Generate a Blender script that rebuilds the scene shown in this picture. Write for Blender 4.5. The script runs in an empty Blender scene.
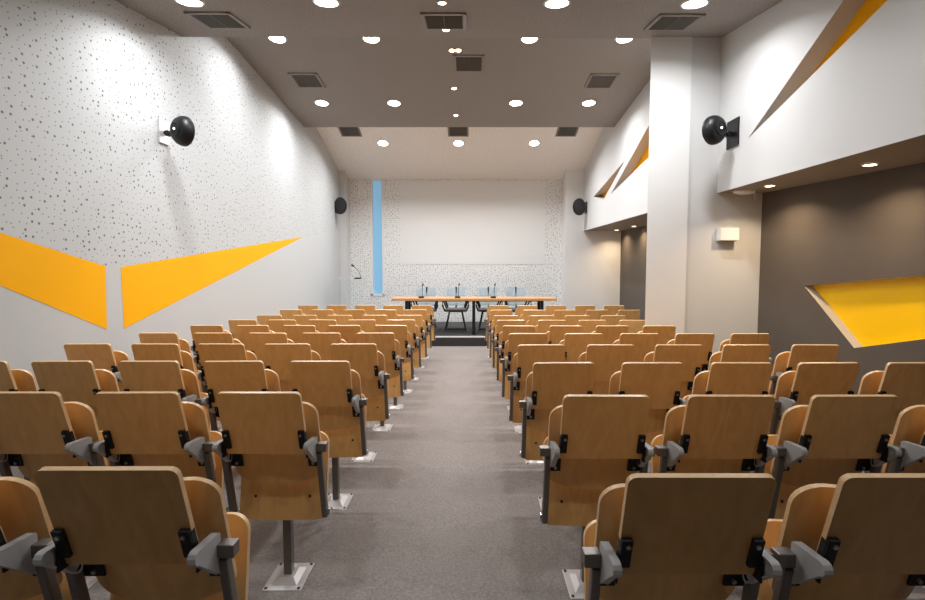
import bpy, bmesh, math, random
from mathutils import Vector, Matrix
from mathutils.geometry import tessellate_polygon

random.seed(7)
S = bpy.context.scene
COL = S.collection
PI = math.pi

# ------------------------------------------------------------------ materials
def newmat(name):
    m = bpy.data.materials.new(name)
    m.use_nodes = True
    nt = m.node_tree
    b = nt.nodes['Principled BSDF']
    return m, nt, b

def plain(name, col, rough=.6, metal=0., spec=.5, emit=None, strength=0.):
    m, nt, b = newmat(name)
    b.inputs['Base Color'].default_value = (*col, 1)
    b.inputs['Roughness'].default_value = rough
    b.inputs['Metallic'].default_value = metal
    b.inputs['Specular IOR Level'].default_value = spec
    if emit:
        b.inputs['Emission Color'].default_value = (*emit, 1)
        b.inputs['Emission Strength'].default_value = strength
    return m

def N(nt, t, **kw):
    n = nt.nodes.new(t)
    for k, v in kw.items():
        setattr(n, k, v)
    return n

def math_node(nt, op, a, b=None, clamp=False):
    n = nt.nodes.new('ShaderNodeMath'); n.operation = op; n.use_clamp = clamp
    for i, v in enumerate((a, b)):
        if v is None: continue
        if isinstance(v, (int, float)): n.inputs[i].default_value = v
        else: nt.links.new(v, n.inputs[i])
    return n.outputs[0]

def mix_col(nt, fac, a, b):
    n = nt.nodes.new('ShaderNodeMix'); n.data_type = 'RGBA'
    for idx, v in ((0, fac), (6, a), (7, b)):
        if isinstance(v, (int, float)): n.inputs[idx].default_value = v
        elif isinstance(v, tuple): n.inputs[idx].default_value = (*v, 1)
        else: nt.links.new(v, n.inputs[idx])
    return n.outputs[2]

def paint(name, col, rough=.7, vary=.03, scale=2.):
    m, nt, b = newmat(name)
    g = N(nt, 'ShaderNodeNewGeometry')
    no = N(nt, 'ShaderNodeTexNoise'); no.inputs['Scale'].default_value = scale; no.inputs['Detail'].default_value = 4
    nt.links.new(g.outputs['Position'], no.inputs['Vector'])
    d = tuple(c * (1 - vary) for c in col); u = tuple(min(1, c * (1 + vary)) for c in col)
    nt.links.new(mix_col(nt, no.outputs['Fac'], d, u), b.inputs['Base Color'])
    b.inputs['Roughness'].default_value = rough
    b.inputs['Specular IOR Level'].default_value = .3
    return m

def perforated(name, col, hole, axes, cell, r_small, r_big, share_big, mask=None, rough=.65):
    """acoustic board: scattered round holes of two sizes; axes = the two world axes of the board."""
    m, nt, b = newmat(name)
    g = N(nt, 'ShaderNodeNewGeometry')
    sp = N(nt, 'ShaderNodeSeparateXYZ'); nt.links.new(g.outputs['Position'], sp.inputs[0])
    cb = N(nt, 'ShaderNodeCombineXYZ')
    nt.links.new(sp.outputs[axes[0]], cb.inputs[0]); nt.links.new(sp.outputs[axes[1]], cb.inputs[1])
    v = N(nt, 'ShaderNodeTexVoronoi'); v.voronoi_dimensions = '2D'; v.feature = 'F1'
    v.inputs['Scale'].default_value = 1 / cell; v.inputs['Randomness'].default_value = .8
    nt.links.new(cb.outputs[0], v.inputs['Vector'])
    sc = N(nt, 'ShaderNodeSeparateColor'); nt.links.new(v.outputs['Color'], sc.inputs[0])
    big = math_node(nt, 'LESS_THAN', sc.outputs[0], share_big)
    rad = math_node(nt, 'ADD', math_node(nt, 'MULTIPLY', big, (r_big - r_small) / cell), r_small / cell)
    inside = math_node(nt, 'LESS_THAN', v.outputs['Distance'], rad)
    if mask: inside = math_node(nt, 'MULTIPLY', inside, mask(nt, sp))
    nt.links.new(mix_col(nt, inside, col, hole), b.inputs['Base Color'])
    b.inputs['Roughness'].default_value = rough
    b.inputs['Specular IOR Level'].default_value = .3
    return m

def above_triangles(nt, sp):
    y, z = sp.outputs[1], sp.outputs[2]
    l1 = math_node(nt, 'SUBTRACT', 1.51 + .253 * 3.07, math_node(nt, 'MULTIPLY', y, .253))
    l2 = math_node(nt, 'ADD', math_node(nt, 'MULTIPLY', y, .110), 1.282 - .110 * 4.11)
    return math_node(nt, 'GREATER_THAN', z, math_node(nt, 'MAXIMUM', l1, l2))

def plywood(name, a, b_, edge=False):
    m, nt, b = newmat(name)
    tc = N(nt, 'ShaderNodeTexCoord'); oi = N(nt, 'ShaderNodeObjectInfo')
    mp = N(nt, 'ShaderNodeMapping')
    off = N(nt, 'ShaderNodeCombineXYZ')
    nt.links.new(math_node(nt, 'MULTIPLY', oi.outputs['Random'], 37.), off.inputs[0])
    nt.links.new(math_node(nt, 'MULTIPLY', oi.outputs['Random'], 11.), off.inputs[2])
    nt.links.new(tc.outputs['Object'], mp.inputs['Vector']); nt.links.new(off.outputs[0], mp.inputs['Location'])
    mp.inputs['Scale'].default_value = (38, 38, 2.2) if not edge else (4, 4, 90)
    no = N(nt, 'ShaderNodeTexNoise'); no.inputs['Scale'].default_value = 1.; no.inputs['Detail'].default_value = 5; no.inputs['Distortion'].default_value = .6
    nt.links.new(mp.outputs[0], no.inputs['Vector'])
    mp2 = N(nt, 'ShaderNodeMapping'); mp2.inputs['Scale'].default_value = (7, 7, 1.6)
    nt.links.new(tc.outputs['Object'], mp2.inputs['Vector']); nt.links.new(off.outputs[0], mp2.inputs['Location'])
    n2 = N(nt, 'ShaderNodeTexNoise'); n2.inputs['Scale'].default_value = 1.; n2.inputs['Detail'].default_value = 2
    nt.links.new(mp2.outputs[0], n2.inputs['Vector'])
    rings = math_node(nt, 'FRACT', math_node(nt, 'MULTIPLY', n2.outputs['Fac'], 7.))
    rings = math_node(nt, 'ABSOLUTE', math_node(nt, 'SUBTRACT', rings, .5))
    f = math_node(nt, 'ADD', math_node(nt, 'MULTIPLY', no.outputs['Fac'], .75), math_node(nt, 'MULTIPLY', rings, .48), True)
    f = math_node(nt, 'ADD', f, math_node(nt, 'MULTIPLY', math_node(nt, 'SUBTRACT', oi.outputs['Random'], .5), .3), True)
    nt.links.new(mix_col(nt, f, a, b_), b.inputs['Base Color'])
    b.inputs['Roughness'].default_value = .32
    b.inputs['Specular IOR Level'].default_value = .45
    return m

def carpet(name):
    m, nt, b = newmat(name)
    g = N(nt, 'ShaderNodeNewGeometry')
    n1 = N(nt, 'ShaderNodeTexNoise'); n1.inputs['Scale'].default_value = 85; n1.inputs['Detail'].default_value = 3
    n2 = N(nt, 'ShaderNodeTexNoise'); n2.inputs['Scale'].default_value = 1.6; n2.inputs['Detail'].default_value = 5
    n3 = N(nt, 'ShaderNodeTexNoise'); n3.inputs['Scale'].default_value = 260; n3.inputs['Detail'].default_value = 1
    for n in (n1, n2, n3): nt.links.new(g.outputs['Position'], n.inputs['Vector'])
    f = math_node(nt, 'ADD', math_node(nt, 'MULTIPLY', n1.outputs['Fac'], 1.1), math_node(nt, 'MULTIPLY', n3.outputs['Fac'], .5))
    f = math_node(nt, 'SUBTRACT', f, .3, True)
    c = mix_col(nt, f, (.120, .104, .096), (.33, .295, .278))
    w = math_node(nt, 'MULTIPLY', math_node(nt, 'SUBTRACT', n2.outputs['Fac'], .35, True), .9, True)
    c = mix_col(nt, w, c, (.150, .130, .116))
    nt.links.new(c, b.inputs['Base Color'])
    b.inputs['Roughness'].default_value = .95; b.inputs['Specular IOR Level'].default_value = .1
    bp = N(nt, 'ShaderNodeBump'); bp.inputs['Strength'].default_value = .35; bp.inputs['Distance'].default_value = .004
    nt.links.new(f, bp.inputs['Height']); nt.links.new(bp.outputs[0], b.inputs['Normal'])
    return m

def speckled(name, col, dark, scale=55):
    m, nt, b = newmat(name)
    g = N(nt, 'ShaderNodeNewGeometry')
    v = N(nt, 'ShaderNodeTexVoronoi'); v.voronoi_dimensions = '2D'
    v.inputs['Scale'].default_value = scale; v.inputs['Randomness'].default_value = .9
    nt.links.new(g.outputs['Position'], v.inputs['Vector'])
    ins = math_node(nt, 'LESS_THAN', v.outputs['Distance'], .27)
    nt.links.new(mix_col(nt, ins, col, dark), b.inputs['Base Color'])
    b.inputs['Roughness'].default_value = .8; b.inputs['Specular IOR Level'].default_value = .2
    return m

def clear(name, col, amount, rough=.03):
    m, nt, b = newmat(name)
    t = N(nt, 'ShaderNodeBsdfTransparent'); t.inputs[0].default_value = (*col, 1)
    mx = N(nt, 'ShaderNodeMixShader'); mx.inputs[0].default_value = amount
    b.inputs['Base Color'].default_value = (.85, .88, .9, 1); b.inputs['Roughness'].default_value = rough
    nt.links.new(t.outputs[0], mx.inputs[1]); nt.links.new(b.outputs[0], mx.inputs[2])
    nt.links.new(mx.outputs[0], nt.nodes['Material Output'].inputs['Surface'])
    return m

WOOD = plywood('beech_plywood', (.56, .303, .096), (.78, .475, .190))
EDGE = plywood('plywood_edge', (.66, .43, .22), (.80, .55, .30), True)
TABLEWOOD = plywood('table_veneer', (.50, .25, .10), (.62, .33, .14))
GREY = plain('grey_cast_plastic', (.42, .42, .42), .42)
BLACK = plain('black_plastic', (.007, .007, .008), .42, 0, .3)
STEEL = plain('dark_bronze_steel', (.17, .152, .138), .38, .5)
CHROME = plain('chrome', (.75, .75, .76), .18, 1.)
ALU = plain('galvanised_plate', (.60, .58, .575), .38, .45)
SCREW = plain('screw_metal', (.45, .43, .40), .3, 1.)
HOLE = plain('screw_hole', (.02, .017, .014), .6)
WHITEP = paint('pale_grey_wall_paint', (.62, .625, .626), .7, .015)
REARW = paint('rear_wall_taupe_paint', (.24, .21, .19), .7, .03)
PILLARP = paint('pillar_paint', (.75, .755, .755), .7, .012)
LEFTW = perforated('perforated_wall_board', (.525, .537, .541), (.15, .15, .15), (1, 2), .054, .0048, .0092, .27, above_triangles)
BACKW = perforated('perforated_stage_board', (.79, .795, .79), (.24, .24, .24), (0, 2), .046, .0062, .0100, .45)
TAUPE = speckled('taupe_acoustic_ceiling', (.325, .300, .280), (.20, .183, .170), 60)
TAUPEP = paint('taupe_soffit_paint', (.30, .25, .20), .7, .03)
CREAM = speckled('cream_acoustic_ceiling', (.90, .865, .825), (.72, .685, .65), 30)
DARKW = paint('dark_taupe_wall_paint', (.105, .089, .077), .62, .05, 6)
YELLOW = plain('signal_yellow_paint', (.95, .44, .002), .6, 0, .15)
YELLOWG = plain('yellow_gloss_panel', (1., .60, .003), .3, 0, .3)
BEIGE = paint('beige_reveal_paint', (.50, .47, .43), .7, .02)
CARPET = carpet('grey_brown_carpet')
STAGEC = paint('charcoal_stage_carpet', (.060, .058, .058), .9, .15, 60)
RISER = plain('black_step_face', (.022, .022, .023), .6)
NOSING = plain('pale_step_nosing', (.55, .53, .52), .4)
BASEB = paint('grey_plinth_paint', (.30, .29, .28), .6, .02)
LAMP = plain('lamp_diffuser', (.9, .9, .9), .5, emit=(1, .97, .93), strength=30.)
WARML = plain('warm_lamp', (.9, .8, .6), .5, emit=(1, .70, .38), strength=26.)
TRIM = plain('white_lamp_trim', (.75, .74, .72), .4)
VENTF = plain('vent_frame', (.24, .215, .195), .5)
VENTD = plain('vent_louvre', (.095, .09, .085), .5)
VENTB = plain('vent_shaft', (.015, .014, .013), .8)
SKYB = plain('blue_lit_glass', (.10, .25, .40), .15, emit=(.22, .41, .56), strength=.70)
SCREENM = paint('matt_white_screen', (.76, .765, .76), .75, .01)
BOXW = plain('white_fixture', (.80, .80, .80), .4)
LED = plain('white_led', (.9, .9, .9), .4, emit=(1, 1, 1), strength=4.)
MESHB = clear('blue_grey_mesh', (.74, .80, .83), .40, .6)
for n in MESHB.node_tree.nodes:
    if n.type == 'BSDF_PRINCIPLED': n.inputs['Base Color'].default_value = (.50, .57, .61, 1)
SEATF = plain('grey_seat_fabric', (.10, .095, .088), .85)
ACRYL = clear('clear_acrylic', (.97, .985, .985), .10)

# ------------------------------------------------------------------ mesh helpers
class MB:
    def __init__(s): s.bm = bmesh.new(); s.mi = 0
    def _tag(s, faces):
        for f in faces: f.material_index = s.mi
        return faces
    def box(s, c, d, rot=None, bev=0.):
        """box with centre c and full size d; rot = Matrix 3x3."""
        r = bmesh.ops.create_cube(s.bm, size=1.)
        vs = r['verts']
        M = (rot.to_4x4() if rot is not None else Matrix.Identity(4))
        bmesh.ops.transform(s.bm, verts=vs, matrix=Matrix.Translation(c) @ M @ Matrix.Diagonal((*d, 1)))
        fs = set(f for v in vs for f in v.link_faces)
        if bev:
            es = list({e for v in vs for e in v.link_edges})
            rr = bmesh.ops.bevel(s.bm, geom=es, offset=bev, segments=2, affect='EDGES', profile=.6)
            fs = set(rr['faces']) | {f for f in fs if f.is_valid}
        s._tag(fs)
        return s
    def span(s, lo, hi, bev=0.):
        return s.box([(a + b) / 2 for a, b in zip(lo, hi)], [b - a for a, b in zip(lo, hi)], None, bev)
    def cyl(s, a, b, r, r2=None, seg=16):
        a, b = Vector(a), Vector(b); d = b - a
        q = d.to_track_quat('Z', 'Y').to_matrix().to_4x4()
        rr = bmesh.ops.create_cone(s.bm, cap_ends=True, segments=seg, radius1=r, radius2=r if r2 is None else r2, depth=d.length)
        bmesh.ops.transform(s.bm, verts=rr['verts'], matrix=Matrix.Translation((a + b) / 2) @ q)
        s._tag({f for v in rr['verts'] for f in v.link_faces}); return s
    def bar(s, a, b, w, h, bev=0.):
        a, b = Vector(a), Vector(b); d = b - a
        x = Vector((1, 0, 0)) if abs(d.normalized().x) < .9 else Vector((0, 1, 0))
        z = d.normalized(); y = z.cross(x).normalized(); x = y.cross(z)
        M = Matrix((x, y, z)).transposed()
        return s.box((a + b) / 2, (w, h, d.length), M, bev)
    def tube(s, pts, r, seg=8):
        pts = [Vector(p) for p in pts]; rings = []
        for i, p in enumerate(pts):
            t = (pts[min(i + 1, len(pts) - 1)] - pts[max(i - 1, 0)]).normalized()
            ref = Vector((0, 0, 1)) if abs(t.z) < .95 else Vector((0, 1, 0))
            u = t.cross(ref).normalized(); v = t.cross(u)
            rad = r[i] if isinstance(r, (list, tuple)) else r
            rings.append([s.bm.verts.new(p + rad * (math.cos(k * 2 * PI / seg) * u + math.sin(k * 2 * PI / seg) * v)) for k in range(seg)])
        fs = []
        for A, B in zip(rings, rings[1:]):
            for k in range(seg): fs.append(s.bm.faces.new((A[k], A[(k + 1) % seg], B[(k + 1) % seg], B[k])))
        fs.append(s.bm.faces.new(rings[0][::-1])); fs.append(s.bm.faces.new(rings[-1]))
        s._tag(fs); return s
    def lathe(s, prof, M=None, seg=28):
        """prof = [(r, z)...] turned about Z, then moved by the 4x4 M."""
        M = M or Matrix.Identity(4); rings = []
        for r, z in prof:
            if r < 1e-6: rings.append([s.bm.verts.new(M @ Vector((0, 0, z)))])
            else: rings.append([s.bm.verts.new(M @ Vector((r * math.cos(k * 2 * PI / seg), r * math.sin(k * 2 * PI / seg), z))) for k in range(seg)])
        fs = []
        for A, B in zip(rings, rings[1:]):
            for k in range(seg):
                k2 = (k + 1) % seg
                if len(A) == 1 and len(B) == 1: continue
                if len(A) == 1: fs.append(s.bm.faces.new((A[0], B[k2], B[k])))
                elif len(B) == 1: fs.append(s.bm.faces.new((A[k], A[k2], B[0])))
                else: fs.append(s.bm.faces.new((A[k], A[k2], B[k2], B[k])))
        s._tag(fs); return s
    def prism(s, poly, off):
        """closed prism: 3-D polygon poly extruded by the vector off."""
        a = [s.bm.verts.new(p) for p in poly]; b = [s.bm.verts.new(Vector(p) + Vector(off)) for p in poly]
        n = len(a); fs = [s.bm.faces.new(a[::-1]), s.bm.faces.new(b)]
        for i in range(n): fs.append(s.bm.faces.new((a[i], a[(i + 1) % n], b[(i + 1) % n], b[i])))
        s._tag(fs); return s
    def quad(s, *p):
        s._tag([s.bm.faces.new([s.bm.verts.new(q) for q in p])]); return s
    def holed(s, outer, holes):
        loops = [[Vector(p) for p in outer]] + [[Vector(p) for p in h] for h in holes]
        flat = [p for l in loops for p in l]
        vs = [s.bm.verts.new(p) for p in flat]
        fs = []
        for t in tessellate_polygon(loops): fs.append(s.bm.faces.new([vs[i] for i in t]))
        s._tag(fs); return s
    def build(s, name, mats, parent=None, smooth=False, angle=40):
        bmesh.ops.recalc_face_normals(s.bm, faces=s.bm.faces)
        me = bpy.data.meshes.new(name); s.bm.to_mesh(me); s.bm.free()
        for m in (mats if isinstance(mats, (list, tuple)) else [mats]): me.materials.append(m)
        if smooth:
            for p in me.polygons: p.use_smooth = True
            try: me.set_sharp_from_angle(angle=math.radians(angle))
            except Exception: pass
        o = bpy.data.objects.new(name, me); COL.objects.link(o)
        if parent is not None: o.parent = parent
        return o

def tag(o, label, cat, group=None):
    o['label'] = label; o['category'] = cat; o['kind'] = 'thing'
    if group: o['group'] = group
    return o
def struct(o): o['kind'] = 'structure'; return o
def empty(name, loc, rz=0.):
    o = bpy.data.objects.new(name, None); COL.objects.link(o)
    o.location = loc; o.rotation_euler = (0, 0, rz); o.empty_display_size = .1
    return o
def copy_tree(o, parent=None):
    c = o.copy(); COL.objects.link(c)
    if parent is not None: c.parent = parent
    for ch in list(o.children): copy_tree(ch, c)
    return c

# ------------------------------------------------------------------ the room
XL, XR, YREAR, YSTAGE, YBACK = -2.99, 2.60, -2.6, 9.167, 11.5
ZFLAT, ZST = -.28, -.096
def zfloor(y): return max(ZFLAT, -.0438 * y) if y > 0 else -.0438 * y
def zc1(y, x=-2.99): return 3.669 + .146 * (y - 5.17) - .0040 * (x + 2.99)
def zc2(y, x=0): return 3.761 - .1155 * (y - 8.82)
def zc3(y, x=0): return 3.424 - .325 * (y - 11.1)
YE1, YE2 = 5.15, 8.82

b = MB()                                       # raked floor, level before the stage
ys = [YREAR, 6.4, YSTAGE]
for y0, y1 in zip(ys, ys[1:]):
    b.prism([(-3.2, y0, zfloor(y0)), (-3.2, y1, zfloor(y1)), (-3.2, y1, -.6), (-3.2, y0, -.6)], (7.6, 0, 0))
struct(b.build('floor', CARPET))
struct(MB().span((-3.2, YSTAGE, -.6), (4.2, YBACK + .1, ZST)).build('floor_stage', [STAGEC]))
b = MB().span((-2.98, YSTAGE - .012, ZFLAT + .001), (3.46, YSTAGE - .001, ZST - .022)); struct(b.build('trim_1', RISER))
b = MB().span((-2.98, YSTAGE - .020, ZST - .022), (3.46, YSTAGE + .035, ZST + .005), .004); struct(b.build('trim_2', NOSING))

# left wall with the two painted triangles
b = MB().span((XL - .15, YREAR, -.6), (XL, YBACK + .1, 4.6)); wl = struct(b.build('wall_left', LEFTW))
e = .002
b = MB().prism([(XL + e, y, z) for y, z in ((3.941, 1.290), (3.926, .772), (2.05, 1.632), (2.05, 1.768))], (-.001, 0, 0))
p = b.build('painted_panel', YELLOW, wl); p['label'] = 'yellow painted band running out of the picture'
b = MB().prism([(XL + e, y, z) for y, z in ((4.113, 1.282), (8.639, 1.782), (4.121, .751))], (-.001, 0, 0))
p = b.build('painted_triangle', YELLOW, wl); p['label'] = 'yellow painted triangle pointing to the stage'

# ceilings: three sloping fields with risers between them
b = MB(); xa, xb = -3.2, 2.63
v = [b.bm.verts.new(p) for x in (xa, xb) for p in ((x, YREAR, zc1(YREAR, x)), (x, YE1, zc1(YE1, x)), (x, YE1, 4.6), (x, YREAR, 4.6))]
for f in ((0, 1, 2, 3), (4, 5, 6, 7), (0, 1, 5, 4), (1, 2, 6, 5), (2, 3, 7, 6), (3, 0, 4, 7)): b.bm.faces.new([v[i] for i in f])
struct(b.build('ceiling_rear', TAUPE))
struct(MB().prism([(-3.2, YE1, zc2(YE1)), (-3.2, YE2, zc2(YE2)), (-3.2, YE2, 4.6), (-3.2, YE1, 4.6)], (5.83, 0, 0)).build('ceiling_middle', TAUPE))
struct(MB().prism([(-3.2, YE2, zc3(YE2)), (-3.2, YBACK + .1, zc3(YBACK + .1)), (-3.2, YBACK + .1, 4.6), (-3.2, YE2, 4.6)], (5.83, 0, 0)).build('ceiling_stage', CREAM))

# stage end: perforated wall with window slot, corner columns
WX0, WX1, WZ0, WZ1 = -2.322, -2.098, .570, 3.300
b = MB()
b.holed([(XL, YBACK, -.3), (2.3, YBACK, -.3), (2.3, YBACK, 3.6), (XL, YBACK, 3.6)], [[(WX0, YBACK, WZ0), (WX1, YBACK, WZ0), (WX1, YBACK, WZ1 + .1), (WX0, YBACK, WZ1 + .1)]])
struct(b.build('wall_stage', BACKW))
b = MB()
for p0, p1 in (((WX0, WZ0), (WX0, 3.4)), ((WX1, WZ0), (WX1, 3.4)), ((WX0, WZ0), (WX1, WZ0))):
    b.quad((p0[0], YBACK, p0[1]), (p1[0], YBACK, p1[1]), (p1[0], YBACK + .14, p1[1]), (p0[0], YBACK + .14, p0[1]))
for x in (WX0 - .028, WX1 + .028): b.box((x, YBACK - .004, (WZ0 + 3.3) / 2 - .02), (.05, .008, 3.3 - WZ0 + .03))
b.box(((WX0 + WX1) / 2, YBACK - .004, WZ0 - .028), (WX1 - WX0 + .106, .008, .05))
w = struct(b.build('window_1', PILLARP))
MB().span((WX0, YBACK + .12, WZ0), (WX1, YBACK + .135, 3.4)).build('blue_pane', SKYB, w)
struct(MB().span((XL - .05, 11.1, -.3), (-2.862, YBACK + .1, 3.9)).build('wall_column', WHITEP))
struct(MB().span((2.188, 11.1, -.3), (3.7, YBACK + .1, 3.9)).build('wall_stage_side', PILLARP))
s = MB().span((-1.655, YBACK - .006, 1.283), (1.785, YBACK - .001, 3.262)).build('wall_projection_screen', SCREENM)  # flat panel set against the stage wall, nothing suspends it
tag(s, 'large plain white projection screen on the perforated stage wall', 'screen')

# right side: pillar, cross wall, upper walls with wedge-shaped openings, recesses
struct(MB().prism([(1.862, 5.08, -.6), (2.284, 5.08, -.6), (2.284, 5.34, -.6), (1.962, 5.34, -.6)], (0, 0, 4.9)).build('wall_pillar', PILLARP))
struct(MB().span((2.270, 5.105, -.6), (3.9, 5.34, 4.3)).build('wall_cross', WHITEP))
D = .16
def wedge_wall(name, outline, holes):
    b = MB(); b.holed([(XR, y, z) for y, z in outline], [[(XR, y, z) for y, z in h] for h in holes])
    w = struct(b.build(name, WHITEP))
    for h in holes:
        n = len(h); b = MB()
        for i in range(n):
            (y0, z0), (y1, z1) = h[i], h[(i + 1) % n]
            b.quad((XR, y0, z0), (XR, y1, z1), (XR + D, y1, z1), (XR + D, y0, z0))
        b.build('opening_reveal', BEIGE, w)
        b = MB(); b.prism([(XR + D, y, z) for y, z in h], (.01, 0, 0)); b.build('yellow_backing', YELLOW, w)
    return w
wedge_wall('wall_right_upper', [(YREAR, 2.05), (5.11, 2.05), (5.11, 4.3), (YREAR, 4.3)],
           [[(4.569, 2.478), (3.05, 2.962), (3.05, 3.29), (3.21, 3.292)]])
wedge_wall('wall_right_stage_upper', [(5.33, 2.05), (11.12, 2.05), (11.12, 4.3), (5.33, 4.3)],
           [[(10.185, 2.708), (8.177, 3.037), (9.441, 2.545)], [(8.952, 2.587), (6.3, 3.637), (6.3, 2.963)]])
struct(MB().span((XR + .003, YREAR, 2.051), (4.4, 5.11, 2.09)).build('ceiling_recess', TAUPEP))
struct(MB().span((XR + .003, 5.33, 2.051), (3.7, 11.12, 2.09)).build('ceiling_stage_recess', TAUPEP))
def xd(y): return 3.08 + .16 * (5.09 - y)
# dark wall of the near recess with its yellow niche
niche = [(4.547, 1.102), (4.026, .598), (1.9, .598 + (.76 - .598) / (4.026 - 3.492) * (4.026 - 1.9)), (1.9, 1.102 + (1.228 - 1.102) / (4.547 - 3.516) * (4.547 - 1.9))]
b = MB(); b.holed([(xd(y), y, z) for y, z in ((YREAR, -.4), (5.12, -.4), (5.12, 2.07), (YREAR, 2.07))], [[(xd(y), y, z) for y, z in niche]])
w = struct(b.build('wall_right_recess', DARKW))
ND = .085
b = MB()
for i in range(4):
    (y0, z0), (y1, z1) = niche[i], niche[(i + 1) % 4]
    b.quad((xd(y0), y0, z0), (xd(y1), y1, z1), (xd(y1) + ND, y1, z1), (xd(y0) + ND, y0, z0))
b.build('niche_reveal', BEIGE, w)
b = MB(); b.prism([(xd(y) + ND, y, z) for y, z in niche], (.012, 0, 0)); b.build('yellow_panel', YELLOWG, w)
struct(MB().span((3.47, 5.33, -.6), (3.6, 11.12, 2.08)).build('wall_right_stage_recess', DARKW))
struct(MB().span((-3.2, YREAR - .1, -.6), (4.4, YREAR, 4.3)).build('wall_rear', REARW))
struct(MB().span((XL, YREAR, -.3), (XL + .012, 11.1, -.3 + .001)).build('trim_3', BASEB)) if False else None

# ------------------------------------------------------------------ lecture chair
def rounded_rect(w, z0, z1, r_top, r_bot, n=6):
    """outline (x, z), counter-clockwise, half width w."""
    pts = []
    def arc(cx, cz, r, a0):
        for k in range(n + 1):
            a = a0 + k * PI / 2 / n; pts.append((cx + r * math.cos(a), cz + r * math.sin(a)))
    arc(w - r_top, z1 - r_top, r_top, 0); arc(-w + r_top, z1 - r_top, r_top, PI / 2)
    arc(-w + r_bot, z0 + r_bot, r_bot, PI); arc(w - r_bot, z0 + r_bot, r_bot, 3 * PI / 2)
    return pts

def board(half, h, r_top, r_bot, thick, place, bow=None, sag=0.):
    """plywood board: grid-filled outline so it can bow; place(x, u, t) -> xyz with u up the board (0..h), t through it."""
    nx, nz = 14, 10
    bm_b = MB(); bm = bm_b.bm
    def clampx(u):
        if u > h - r_top:
            d = u - (h - r_top); return half - r_top + math.sqrt(max(0, r_top ** 2 - d ** 2))
        if u < r_bot:
            d = r_bot - u; return half - r_bot + math.sqrt(max(0, r_bot ** 2 - d ** 2))
        return half
    us = []
    k = 6
    us += [r_bot * (1 - math.cos(i * PI / 2 / k)) for i in range(k)] if r_bot > 0 else []
    lo, hi = (r_bot if r_bot > 0 else 0), h - r_top
    us += [lo + (hi - lo) * i / nz for i in range(nz + 1)]
    us += [hi + r_top * math.sin(i * PI / 2 / k) for i in range(1, k + 1)]
    g = {}
    for t in (0, 1):
        for j, u in enumerate(us):
            cxw = clampx(u)
            for i in range(nx + 1):
                x = cxw * (2 * i / nx - 1)
                uu = u - sag * (1 - (x / half) ** 2) * (1 - u / h)
                g[t, i, j] = bm.verts.new(place(x, uu, t * thick))
    m = len(us) - 1
    for j in range(m):
        for i in range(nx):
            for t in (0, 1):
                f = bm.faces.new((g[t, i, j], g[t, i + 1, j], g[t, i + 1, j + 1], g[t, i, j + 1])); f.material_index = 0
    def side(a, b_):
        f = bm.faces.new((g[0, a[0], a[1]], g[0, b_[0], b_[1]], g[1, b_[0], b_[1]], g[1, a[0], a[1]])); f.material_index = 1
    for j in range(m): side((0, j), (0, j + 1)); side((nx, j), (nx, j + 1))
    for i in range(nx): side((i, 0), (i + 1, 0)); side((i, m), (i + 1, m))
    return bm_b

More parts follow.
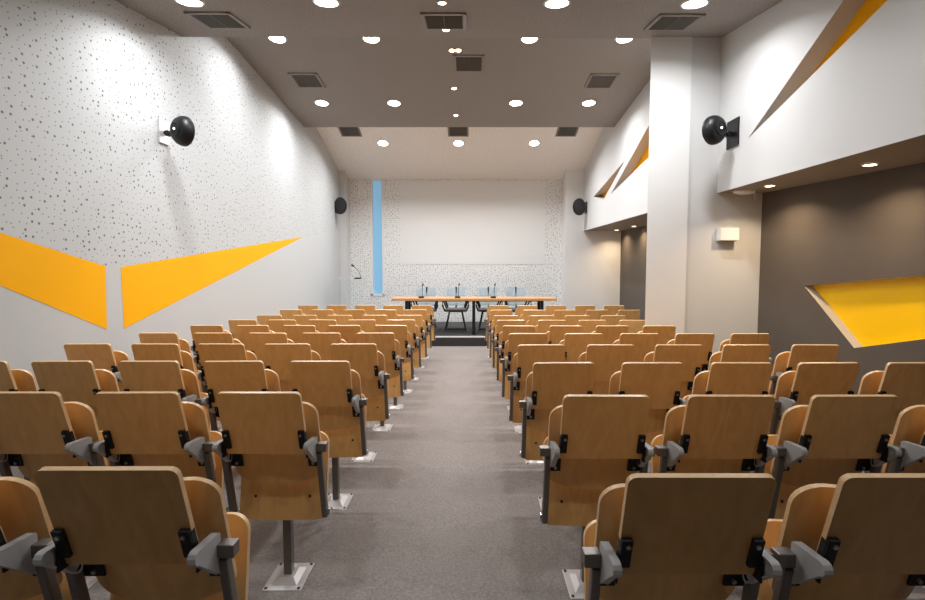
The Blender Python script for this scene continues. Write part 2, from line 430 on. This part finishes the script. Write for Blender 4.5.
def make_chair():
    root = empty('lecture_chair', (0, 0, 0))
    # folding writing tablet behind the backrest
    top, bot = Vector((0, -.272, .911)), Vector((0, -.197, .645))
    up = (top - bot); H = up.length; up.normalize(); nrm = Vector((1, 0, 0)).cross(up)        # towards the backrest side
    if nrm.y < 0: nrm = -nrm
    tb = board(.161, H, .020, .006, .014, lambda x, u, t: bot + Vector((x, 0, 0)) + up * u + nrm * t)
    tab = tb.build('writing_tablet', [WOOD, EDGE], root, True, 35)
    R3 = Matrix((Vector((1, 0, 0)), -nrm if False else nrm, up)).transposed()
    for sx in (-1, 1):
        h = MB()
        h.box(bot + Vector((sx * .148, 0, 0)) + up * .072 - nrm * .006, (.026, .012, .080), R3, .003)
        h.box(bot + Vector((sx * .1605, 0, 0)) + up * .068 + nrm * .003, (.003, .016, .070), R3)
        h.mi = 1; c = bot + Vector((sx * .146, 0, 0)) + up * .096 - nrm * .012
        h.cyl(c, c - nrm * .004, .0055, None, 10)
        h.build('hinge', [BLACK, SCREW], tab)
    # moulded backrest
    bt, bb = Vector((0, -.158, .846)), Vector((0, -.076, .508))
    bu = bt - bb; BH = bu.length; bu.normalize(); bn = Vector((1, 0, 0)).cross(bu); bn = bn if bn.y > 0 else -bn
    W = .186
    bk = board(W, BH, .062, .035, .013, lambda x, u, t: bb + Vector((x, 0, 0)) + bu * u + bn * t - Vector((0, .040 * (1 - (x / W) ** 2), 0)), None, .030)
    bk.build('backrest', [WOOD, EDGE], root, True, 35)
    # tip-up seat, folded
    st, sb = Vector((0, .000, .668)), Vector((0, -.058, .303))
    su = st - sb; SH = su.length; su.normalize(); sn = Vector((1, 0, 0)).cross(su); sn = sn if sn.y > 0 else -sn
    se = board(.188, SH, .052, .018, .017, lambda x, u, t: sb + Vector((x, 0, 0)) + su * u + sn * t - Vector((0, .014 * (1 - (x / W) ** 2), 0)))
    so = se.build('seat', [WOOD, EDGE], root, True, 35)
    h = MB()
    for x in (-.117, .117):
        c = sb + Vector((x, -.0085, 0)) + su * .098; h.cyl(c - sn * .001, c + sn * .006, .0065, None, 10)
    h.build('screw_holes', HOLE, so)
    for sx in (-1, 1):
        # arm: wedge with a hollow inner side, its tube stub
        prof = []
        for cy, cz, r, a0, a1 in ((-.243, .690, .017, 95, 262), (-.158, .608, .012, 262, 360), (-.158, .692, .008, 0, 95)):
            for k in range(6):
                a = math.radians(a0 + (a1 - a0) * k / 5); prof.append((cy + r * math.cos(a), cz + r * math.sin(a)))
        xo, xi = sx * .186, sx * .166
        a = MB()
        a.prism([(xi + (xo - xi) * .35, y, z) for y, z in prof], (sx * .0130, 0, 0))
        # rim of the hollow side
        cyz = (sum(p[0] for p in prof) / len(prof), sum(p[1] for p in prof) / len(prof))
        inner = [(cyz[0] + (y - cyz[0]) * .90, cyz[1] + (z - cyz[1]) * .88) for y, z in prof]
        bm = a.bm; n = len(prof); xr = xi + (xo - xi) * .36
        A = [bm.verts.new((xi, y, z)) for y, z in prof]; B = [bm.verts.new((xi, y, z)) for y, z in inner]
        Cc = [bm.verts.new((xr, y, z)) for y, z in prof]; Dd = [bm.verts.new((xr, y, z)) for y, z in inner]
        for i in range(n):
            j = (i + 1) % n
            bm.faces.new((A[i], A[j], B[j], B[i])); bm.faces.new((A[i], A[j], Cc[j], Cc[i]))
            f = bm.faces.new((B[i], B[j], Dd[j], Dd[i])); f.material_index = 1
        f = bm.faces.new(Dd); f.material_index = 1
        arm = a.build('arm', [GREY, BLACK], root, True, 30)
        h = MB().cyl((sx * .160, -.175, .665), (sx * .172, -.175, .665), .022, None, 16)
        h.box((sx * .1655, -.188, .668), (.006, .065, .060), None, .002)
        h.build('pivot', BLACK, arm)
        MB().span((min(sx * .183, sx * .227), -.169, .641), (max(sx * .183, sx * .227), -.135, .675), .003).build('arm_tube', STEEL, root)
        l = MB().bar((sx * .194, -.150, .635), (sx * .194, -.088, .332), .024, .028, .005)
        leg = l.build('leg', STEEL, root)
        h = MB().cyl((sx * .214, -.078, .345), (sx * .190, -.078, .345), .017, None, 16)
        h.build('foot_pivot', CHROME, leg)
        h = MB(); h.box((sx * .165, -.120, .592), (.058, .007, .066), Matrix.Rotation(math.radians(14), 3, 'X'), .002)
        h.mi = 1; h.cyl((sx * .158, -.118, .578), (sx * .158, -.127, .576), .006, None, 10)
        h.build('fixing_tab', [BLACK, SCREW], leg)
    MB().cyl((-.200, -.018, .318), (.200, -.018, .318), .015).build('cross_beam', STEEL, root)
    MB().span((-.018, -.018, .012), (.018, .018, .322), .003).build('pedestal', STEEL, root)
    f = MB(); f.span((-.083, -.095, .0), (.083, .095, .006), .002)
    bm = f.bm
    lo = [bm.verts.new((x * .056, y * .066, .006)) for x, y in ((-1, -1), (1, -1), (1, 1), (-1, 1))]
    hi = [bm.verts.new((x * .032, y * .036, .024)) for x, y in ((-1, -1), (1, -1), (1, 1), (-1, 1))]
    for i in range(4): bm.faces.new((lo[i], lo[(i + 1) % 4], hi[(i + 1) % 4], hi[i]))
    bm.faces.new(hi)
    f.mi = 1
    for x in (-1, 1):
        for y in (-1, 1): f.cyl((x * .071, y * .083, .005), (x * .071, y * .083, .009), .007, None, 10)
    f.build('base_plate', [ALU, HOLE], root)
    return root

ORD = ['nearest', 'second', 'third', 'fourth', 'fifth', 'sixth', 'seventh', 'eighth', 'ninth', 'farthest']
PITCH = .465
def chair_label(row, col, side):
    r = f'{ORD[row]} row' + ('' if row in (0, 9) else ' from the camera')
    c = ['beside the aisle', 'second from the aisle', 'third from the aisle', 'fourth from the aisle', 'fifth from the aisle'][col]
    w = 'on the yellow triangle side' if side < 0 else 'on the yellow niche side'
    return f'plywood chair {c}, {r}, {w}'
proto = make_chair()
first = True
LEFT_N = [2, 3] + [5] * 8
RIGHT_N = [2, 4, 5, 5, 5, 4, 4, 4, 5, 5]
for side, x0, y0, counts, drift in ((-1, -.813, 1.058, LEFT_N, .0035), (1, .509, 1.006, RIGHT_N, -.0058)):
    for row in range(10):
        yb = y0 + .742 * row + .270 - (.012 if row == 0 and side < 0 else 0)
        xc = x0 + drift * row - (.008 if row == 0 and side > 0 else 0)
        for c in range(counts[row]):
            o = proto if first else copy_tree(proto)
            first = False
            o.location = (xc + side * (.460 if side < 0 else PITCH) * c, yb, zfloor(yb) + .001)
            tag(o, chair_label(row, c, side), 'chair', 'plywood chairs of the ' + ('yellow triangle side' if side < 0 else 'yellow niche side'))
            for ch in o.children:
                if ch.name.startswith('writing_tablet'):
                    ch.rotation_euler = (0, math.radians(random.uniform(-.35, .35)), 0)

# ------------------------------------------------------------------ ceiling fittings
def slope_rot(s): return Matrix.Rotation(math.atan(s), 4, 'X')      # s = dz/dy of the ceiling
def area(name, loc, power, size, rot, col, spread=150):
    l = bpy.data.lights.new(name, 'AREA'); l.shape = 'DISK'; l.size = size; l.energy = power; l.color = col; l.spread = math.radians(spread)
    o = bpy.data.objects.new(name, l); COL.objects.link(o); return o
def downlight(x, y, z, slope, label, group, r=.096, power=20., col=(.968, .982, 1), mat=None, cat='ceiling light', name='downlight', spread=152):
    root = empty(name, (x, y, z)); root.rotation_euler = (math.atan(slope), 0, 0)
    t = MB(); t.lathe([(r * .98, -.002), (r * 1.0, -.010), (r * 1.16, -.008), (r * 1.20, 0), (r * .98, -.0005)], None, 32); t.build('trim_ring', TRIM, root, True)
    d = MB(); d.lathe([(0, -.004), (r * .97, -.004), (r * .97, -.001), (0, -.001)], None, 32); d.build('diffuser', mat or LAMP, root)
    a = area('lamp', None, power, r * 1.9, None, col, spread); a.parent = root; a.location = (0, 0, -.012)
    return tag(root, label, cat, group)
XS = (-2.37, -1.215, .735, 1.900)
PW = 21.5
pos = ['above the left-wall side', 'second across from the perforated wall', 'second across from the pillar side', 'above the pillar side']
rows = [(4.20, zc1, .146, 'in the rear ceiling'), (6.08, zc2, -.1155, 'just behind the ceiling step'), (7.85, zc2, -.1155, 'amid the middle ceiling')]
edge = ['beside the perforated wall', 'second from perforated wall', 'second from pillar wall', 'beside the pillar wall']
for y, zf, sl, where in rows:
    for x, e_ in zip(XS, edge):
        downlight(x, y, zf(y, x), sl, f'round white downlight {where}, {e_}', 'round downlights over the seats', power=PW)
for x in XS:                                                    # the same rows added, unseen and dimmed, over the viewer's head
    for y in (2.30, .40):
        o = downlight(x, y, zc1(y, x), .146, 'round white downlight over the rear seats, outside the picture', 'round downlights over the rear seats', power=PW * .12)
for x, w in ((-1.786, 'on the blue window side'), (-.236, 'in the centre'), (1.314, 'on the yellow wedge side')):
    downlight(x, 10.02, zc3(10.02), -.325, f'round white downlight in the cream stage ceiling, {w}', 'stage ceiling downlights', power=PW * 2.15)
for x, y, zf, sl, w in ((-.236, 4.20, zc1, .146, 'at the top edge, before the centre vent'), (-.236, 4.88, zc1, .146, 'at the lower edge of the near centre vent'),
                        (-.232, 6.345, zc2, -.1155, 'first of the pair by the ceiling step'), (-.150, 6.345, zc2, -.1155, 'second of the pair by the ceiling step'),
                        (-.238, 7.357, zc2, -.1155, 'below the middle ceiling vent'), (-.238, 8.306, zc2, -.1155, 'nearest to the cream stage ceiling')):
    downlight(x, y, zf(y, x), sl, f'small warm spotlight on the centre line, {w}', 'small warm spots on the centre line', .034, 2.2, (1, .72, .42), WARML, 'spotlight', 'ceiling_spotlight', 110)
for x, y, w in ((2.839, 4.596, 'near recess, beside the cross wall'), (2.971, 3.617, 'near recess, above the yellow niche'),
                (3.235, 10.665, 'far recess, closer to the stage'), (3.260, 9.603, 'far recess, closer to the pillar')):
    downlight(x, y, 2.05, 0, f'small warm downlight in soffit of the {w}', 'warm recess downlights', .042, 7., (1, .74, .47), WARML, 'spotlight', 'recess_downlight', 130)

def vent(x, y, zf, sl, label, w=.365, l=.375):
    root = empty('ceiling_vent', (x, y, zf(y, x))); root.rotation_euler = (math.atan(sl), 0, 0)
    f = MB()
    for s in (-1, 1):
        f.box((s * (w / 2 + .005), 0, -.008), (.035, l + .045, .016), None, .003)
        f.box((0, s * (l / 2 + .005), -.008), (w + .045, .035, .016), None, .003)
    f.build('frame', VENTF, root)
    MB().box((0, 0, -.001), (w, l, .002)).build('shaft', VENTB, root)
    g = MB(); n = 11
    for k in range(n):
        g.box((0, -l / 2 + (k + .5) * l / n, -.008), (w, .004, .022), Matrix.Rotation(math.radians(42), 3, 'X'))
    g.box((0, 0, -.012), (.010, l, .006))
    g.build('louvres', VENTD, root)
    tag(root, label, 'vent', 'square ceiling vents')
for x, w in ((-2.355, 'next to the perforated wall'), (-.240, 'on the centre line'), (1.905, 'next to the pillar')):
    vent(x, 4.64, zc1, .146, f'square dark vent in the lower ceiling, {w}')
for x, y, w in ((-2.355, 7.12, 'next to the perforated wall'), (-.015, 6.66, 'near the centre line'), (1.905, 7.14, 'next to the pillar')):
    vent(x, y, zc2, -.1155, f'square dark vent in the middle ceiling, {w}')
for x, w in ((-2.36, 'above the blue window side'), (-.232, 'above the centre'), (1.910, 'on the yellow wedge side')):
    vent(x, 9.58, zc3, -.325, f'square vent in the cream stage ceiling, {w}')

# ------------------------------------------------------------------ wall speakers
def speaker(name, wall_x, s, y, z, ball, aim, r, label, plate_m, led=True, plate=(.20, .26), stretch=1.12):
    """s = +1 when the wall is on the +X side; ball = centre of the cabinet; aim = angle of its axis from +Y."""
    root = empty(name, (wall_x, y, z))
    bx = Vector(ball) - Vector((wall_x, y, z))
    MB().box((-s * .008, 0, 0), (.014, plate[0], plate[1]), None, .002).build('mounting_plate', plate_m, root)
    b = MB(); b.tube([(-s * .012, 0, 0), (-s * .06, 0, -.01), tuple(bx * .85)], .018, 10)
    b.cyl((-s * .05, -.02, -.01), (-s * .05, .02, -.01), .028)
    b.build('bracket', BLACK, root, True)
    M = Matrix.Translation(bx) @ Matrix.Rotation(-aim, 4, 'Z') @ Matrix.Rotation(-PI / 2, 4, 'X') @ Matrix.Diagonal((1, stretch, 1, 1))
    body = MB(); body.lathe([(0, -.62 * r), (.30 * r, -.60 * r), (.36 * r, -.56 * r), (.62 * r, -.50 * r), (.80 * r, -.36 * r), (.95 * r, -.12 * r), (r, .10 * r), (.99 * r, .30 * r), (.93 * r, .36 * r), (.93 * r, .34 * r), (0, .34 * r)], M, 36)
    body.build('cabinet', BLACK, root, True)
    g = MB(); g.lathe([(.92 * r, .345 * r), (.70 * r, .46 * r), (.4 * r, .53 * r), (0, .56 * r)], M, 36); g.build('grille', plain('speaker_grille', (.02, .02, .022), .55), root, True)
    rg = MB(); rg.lathe([(.34 * r, -.60 * r), (.40 * r, -.63 * r), (.47 * r, -.60 * r), (.47 * r, -.54 * r)], M, 30); rg.build('rear_ring', BLACK, root, True)
    if led:
        q = M @ Vector((0.0, 0, -.62 * r)); n = (M.to_3x3() @ Vector((0, 0, -1))).normalized()
        MB().cyl(q - n * .002, q + n * .006, .009).build('rear_glow_dot', LED, root)  # small white dot that glows at the centre of the rear dome
    return tag(root, label, 'speaker', 'black wall speakers')
speaker('wall_speaker', XL, -1, 4.76, 2.585, (-2.745, 4.66, 2.575), math.radians(22), .127, 'black round speaker on the perforated wall, above the yellow triangles', ALU, plate=(.15, .22))
speaker('wall_speaker', XR, 1, 4.82, 2.59, (2.365, 4.72, 2.600), math.radians(-18), .125, 'black round speaker beside the pillar, below the long yellow wedge', BLACK, plate=(.21, .27))
speaker('wall_speaker', XL, -1, 10.82, 2.56, (-2.850, 10.70, 2.575), math.radians(200), .150, 'black round speaker near the stage, on the perforated side wall', BLACK, False, stretch=1.25)
speaker('wall_speaker', XR, 1, 10.84, 2.55, (2.405, 10.72, 2.555), math.radians(160), .150, 'black round speaker near the stage, below the small yellow wedges', BLACK, False, stretch=1.25)

# white box fixture and soffit fitting
r = empty('wall_fixture', (2.702, 5.105, 1.615))
MB().box((0, -.045, 0), (.196, .086, .130), None, .006).build('housing', BOXW, r)
MB().box((0, -.05, -.068), (.15, .05, .008)).build('lens', VENTD, r)
MB().box((0, -.001, 0), (.12, .004, .10)).build('back_plate', GREY, r)
tag(r, 'small white box fixture on the cross wall beside the pillar', 'wall fixture')
r = empty('ceiling_access_point', (2.80, 4.955, 2.05))
b = MB(); b.lathe([(0, -.032), (.070, -.030), (.100, -.020), (.108, -.004), (.108, 0), (0, 0)], Matrix.Diagonal((1.0, .75, 1, 1)), 32); b.build('housing', BOXW, r, True)
MB().tube([(.100, .0, -.008), (.116, .01, -.03), (.118, .01, -.085)], .004).build('cable', BOXW, r, True)
tag(r, 'white oval fitting with short cable under the recess soffit', 'ceiling fixture')

# ------------------------------------------------------------------ stage furniture
TY0, TY1, TZ = 9.34, 9.98, .645
r = empty('conference_table', (.085, 9.66, ZST))
MB().span((-1.618, -.30, .672), (1.618, .24, .720), .006).build('table_top', TABLEWOOD, r)
for x in (-1.333, -.010, 1.333):
    for y in (-.235, .190): MB().span((x - .029, y - .029, 0), (x + .029, y + .029, .672), .003).build('leg', BLACK, r)
MB().span((-1.30, -.045, .640), (1.30, -.005, .671)).build('rail', BLACK, r)
tag(r, 'long wooden conference table with black legs on the stage', 'table')

def stage_chair():
    root = empty('stage_chair', (0, 0, 0))
    # faces -Y (the audience)
    s = MB(); s.box((0, 0, .425), (.46, .44, .05), None, .018); s.build('seat', SEATF, root, True)
    n = 8; b = MB(); bm = b.bm; g = {}
    for t in (0, 1):
        for j in range(7):
            for i in range(n + 1):
                x = -.205 + .41 * i / n; z = .49 + .385 * j / 6
                y = .20 + .10 * (j / 6) ** 1.3 + .035 * (1 - (x / .205) ** 2) + .012 * t
                g[t, i, j] = bm.verts.new((x * (1 - .06 * (1 - j / 6)), y, z))
    for j in range(6):
        for i in range(n):
            for t in (0, 1): bm.faces.new((g[t, i, j], g[t, i + 1, j], g[t, i + 1, j + 1], g[t, i, j + 1]))
    for j in range(6):
        for i in (0, n): bm.faces.new((g[0, i, j], g[0, i, j + 1], g[1, i, j + 1], g[1, i, j]))
    for i in range(n):
        for j in (0, 6): bm.faces.new((g[0, i, j], g[0, i + 1, j], g[1, i + 1, j], g[1, i, j]))
    bk = b.build('backrest', MESHB, root, True)
    MB().tube([(0, .20, .40), (0, .262, .52), (0, .29, .66), (0, .345, .89)], .018).build('back_spine', BLACK, root, True)
    for s_ in (-1, 1):
        a = MB(); a.tube([(s_ * .225, -.15, .41), (s_ * .268, -.17, .52), (s_ * .272, -.16, .635), (s_ * .270, -.10, .665), (s_ * .262, .10, .655), (s_ * .225, .19, .60), (s_ * .185, .21, .48), (s_ * .17, .19, .42)], .019)
        a.tube([(s_ * .278, -.05, .66), (s_ * .23, .0, .54), (s_ * .19, .02, .43)], .017)
        a.build('armrest', BLACK, root, True)
        MB().tube([(s_ * .130, -.12, .405), (s_ * .165, -.17, .22), (s_ * .220, -.24, .012)], .017).build('leg', BLACK, root, True)
        MB().tube([(s_ * .130, .10, .405), (s_ * .165, .16, .22), (s_ * .205, .24, .012)], .014).build('leg', BLACK, root, True)
    MB().tube([(-.205, -.232, .045), (.205, -.232, .045)], .019).build('cross_bar', BLACK, root, True)
    MB().box((0, 0, .395), (.30, .28, .02), None, .004).build('seat_frame', BLACK, root)
    return root
sc = stage_chair()
for i, (x, w) in enumerate(((-.945, 'closest to the blue window'), (-.300, 'facing straight down the aisle'), (.400, 'just past the table centre leg'), (1.000, 'farthest from the blue window'))):
    o = sc if i == 0 else copy_tree(sc)
    o.location = (x, 10.13, ZST)
    tag(o, f'grey mesh-back armchair behind the stage table, {w}', 'chair', 'mesh-back armchairs behind the table')

def table_mic():
    root = empty('table_microphone', (0, 0, 0))
    MB().box((0, 0, .016), (.105, .12, .032), None, .006).build('base', BLACK, root)
    MB().tube([(.015, 0, .03), (.018, 0, .12), (.020, -.004, .20), (.026, -.012, .245)], .005, 8).build('gooseneck', BLACK, root, True)
    MB().tube([(.026, -.012, .243), (.030, -.016, .258), (.036, -.022, .288)], [.009, .015, .012], 10).build('mic_head', BLACK, root, True)
    return root
tm = table_mic()
for i, (x, w) in enumerate(((-.963, 'closest to the blue window'), (-.245, 'middle one of three'), (.462, 'just past the table centre leg'))):
    o = tm if i == 0 else copy_tree(tm)
    o.location = (x, 9.50, ZST + .7205)
    tag(o, f'black gooseneck microphone on the stage table, {w}', 'microphone', 'gooseneck microphones on the table')

r = empty('clear_lectern', (-2.50, 10.0, ZST))
MB().span((-.27, -.22, 1.065), (.27, .22, 1.080), .003).build('top', ACRYL, r)
MB().span((-.22, -.010, .012), (.22, .010, 1.065)).build('panel', ACRYL, r)
MB().span((-.27, -.22, 0), (.27, .22, .012), .003).build('base', ACRYL, r)
tag(r, 'clear acrylic lectern on the stage beside the blue window', 'lectern')
r = empty('lectern_microphone', (-2.335, 10.0, ZST + 1.0805))
MB().box((0, 0, .014), (.135, .10, .028), None, .006).build('base', BLACK, r)
MB().tube([(.060, 0, .02), (.045, 0, .10), (0, 0, .185), (-.075, -.01, .255)], .005, 8).build('gooseneck', BLACK, r, True)
MB().tube([(-.072, -.01, .252), (-.092, -.012, .270), (-.130, -.016, .300)], [.010, .018, .013], 10).build('mic_head', BLACK, r, True)
tag(r, 'black gooseneck microphone standing on the clear lectern', 'microphone')

# ------------------------------------------------------------------ world, camera, view
w = bpy.data.worlds.new('World'); S.world = w; w.use_nodes = True
w.node_tree.nodes['Background'].inputs[0].default_value = (.8, .85, .9, 1)
w.node_tree.nodes['Background'].inputs[1].default_value = .05
F = 480.; TH = math.radians(3.5); CX, HY = 470., 263.
cam = bpy.data.cameras.new('camera'); co = bpy.data.objects.new('camera', cam); COL.objects.link(co)
cam.sensor_fit = 'HORIZONTAL'; cam.sensor_width = 36.; cam.lens = 36. * F / 925
co.location = (0, 0, 1.316); co.rotation_euler = (PI / 2 - TH, 0, 0)
pyc = HY + F * math.tan(TH)
cam.shift_x = -(CX - 462.5) / 925
cam.shift_y = (pyc - 300.) / 925
cam.clip_start = .05
S.camera = co
S.view_settings.view_transform = 'Standard'; S.view_settings.look = 'None'
S.view_settings.gamma = 1.; S.view_settings.use_curve_mapping = False
S.view_settings.exposure = .08
try:
    S.cycles.max_bounces = 8; S.cycles.diffuse_bounces = 5; S.cycles.use_denoising = True; S.cycles.sample_clamp_indirect = 4.
except Exception: pass
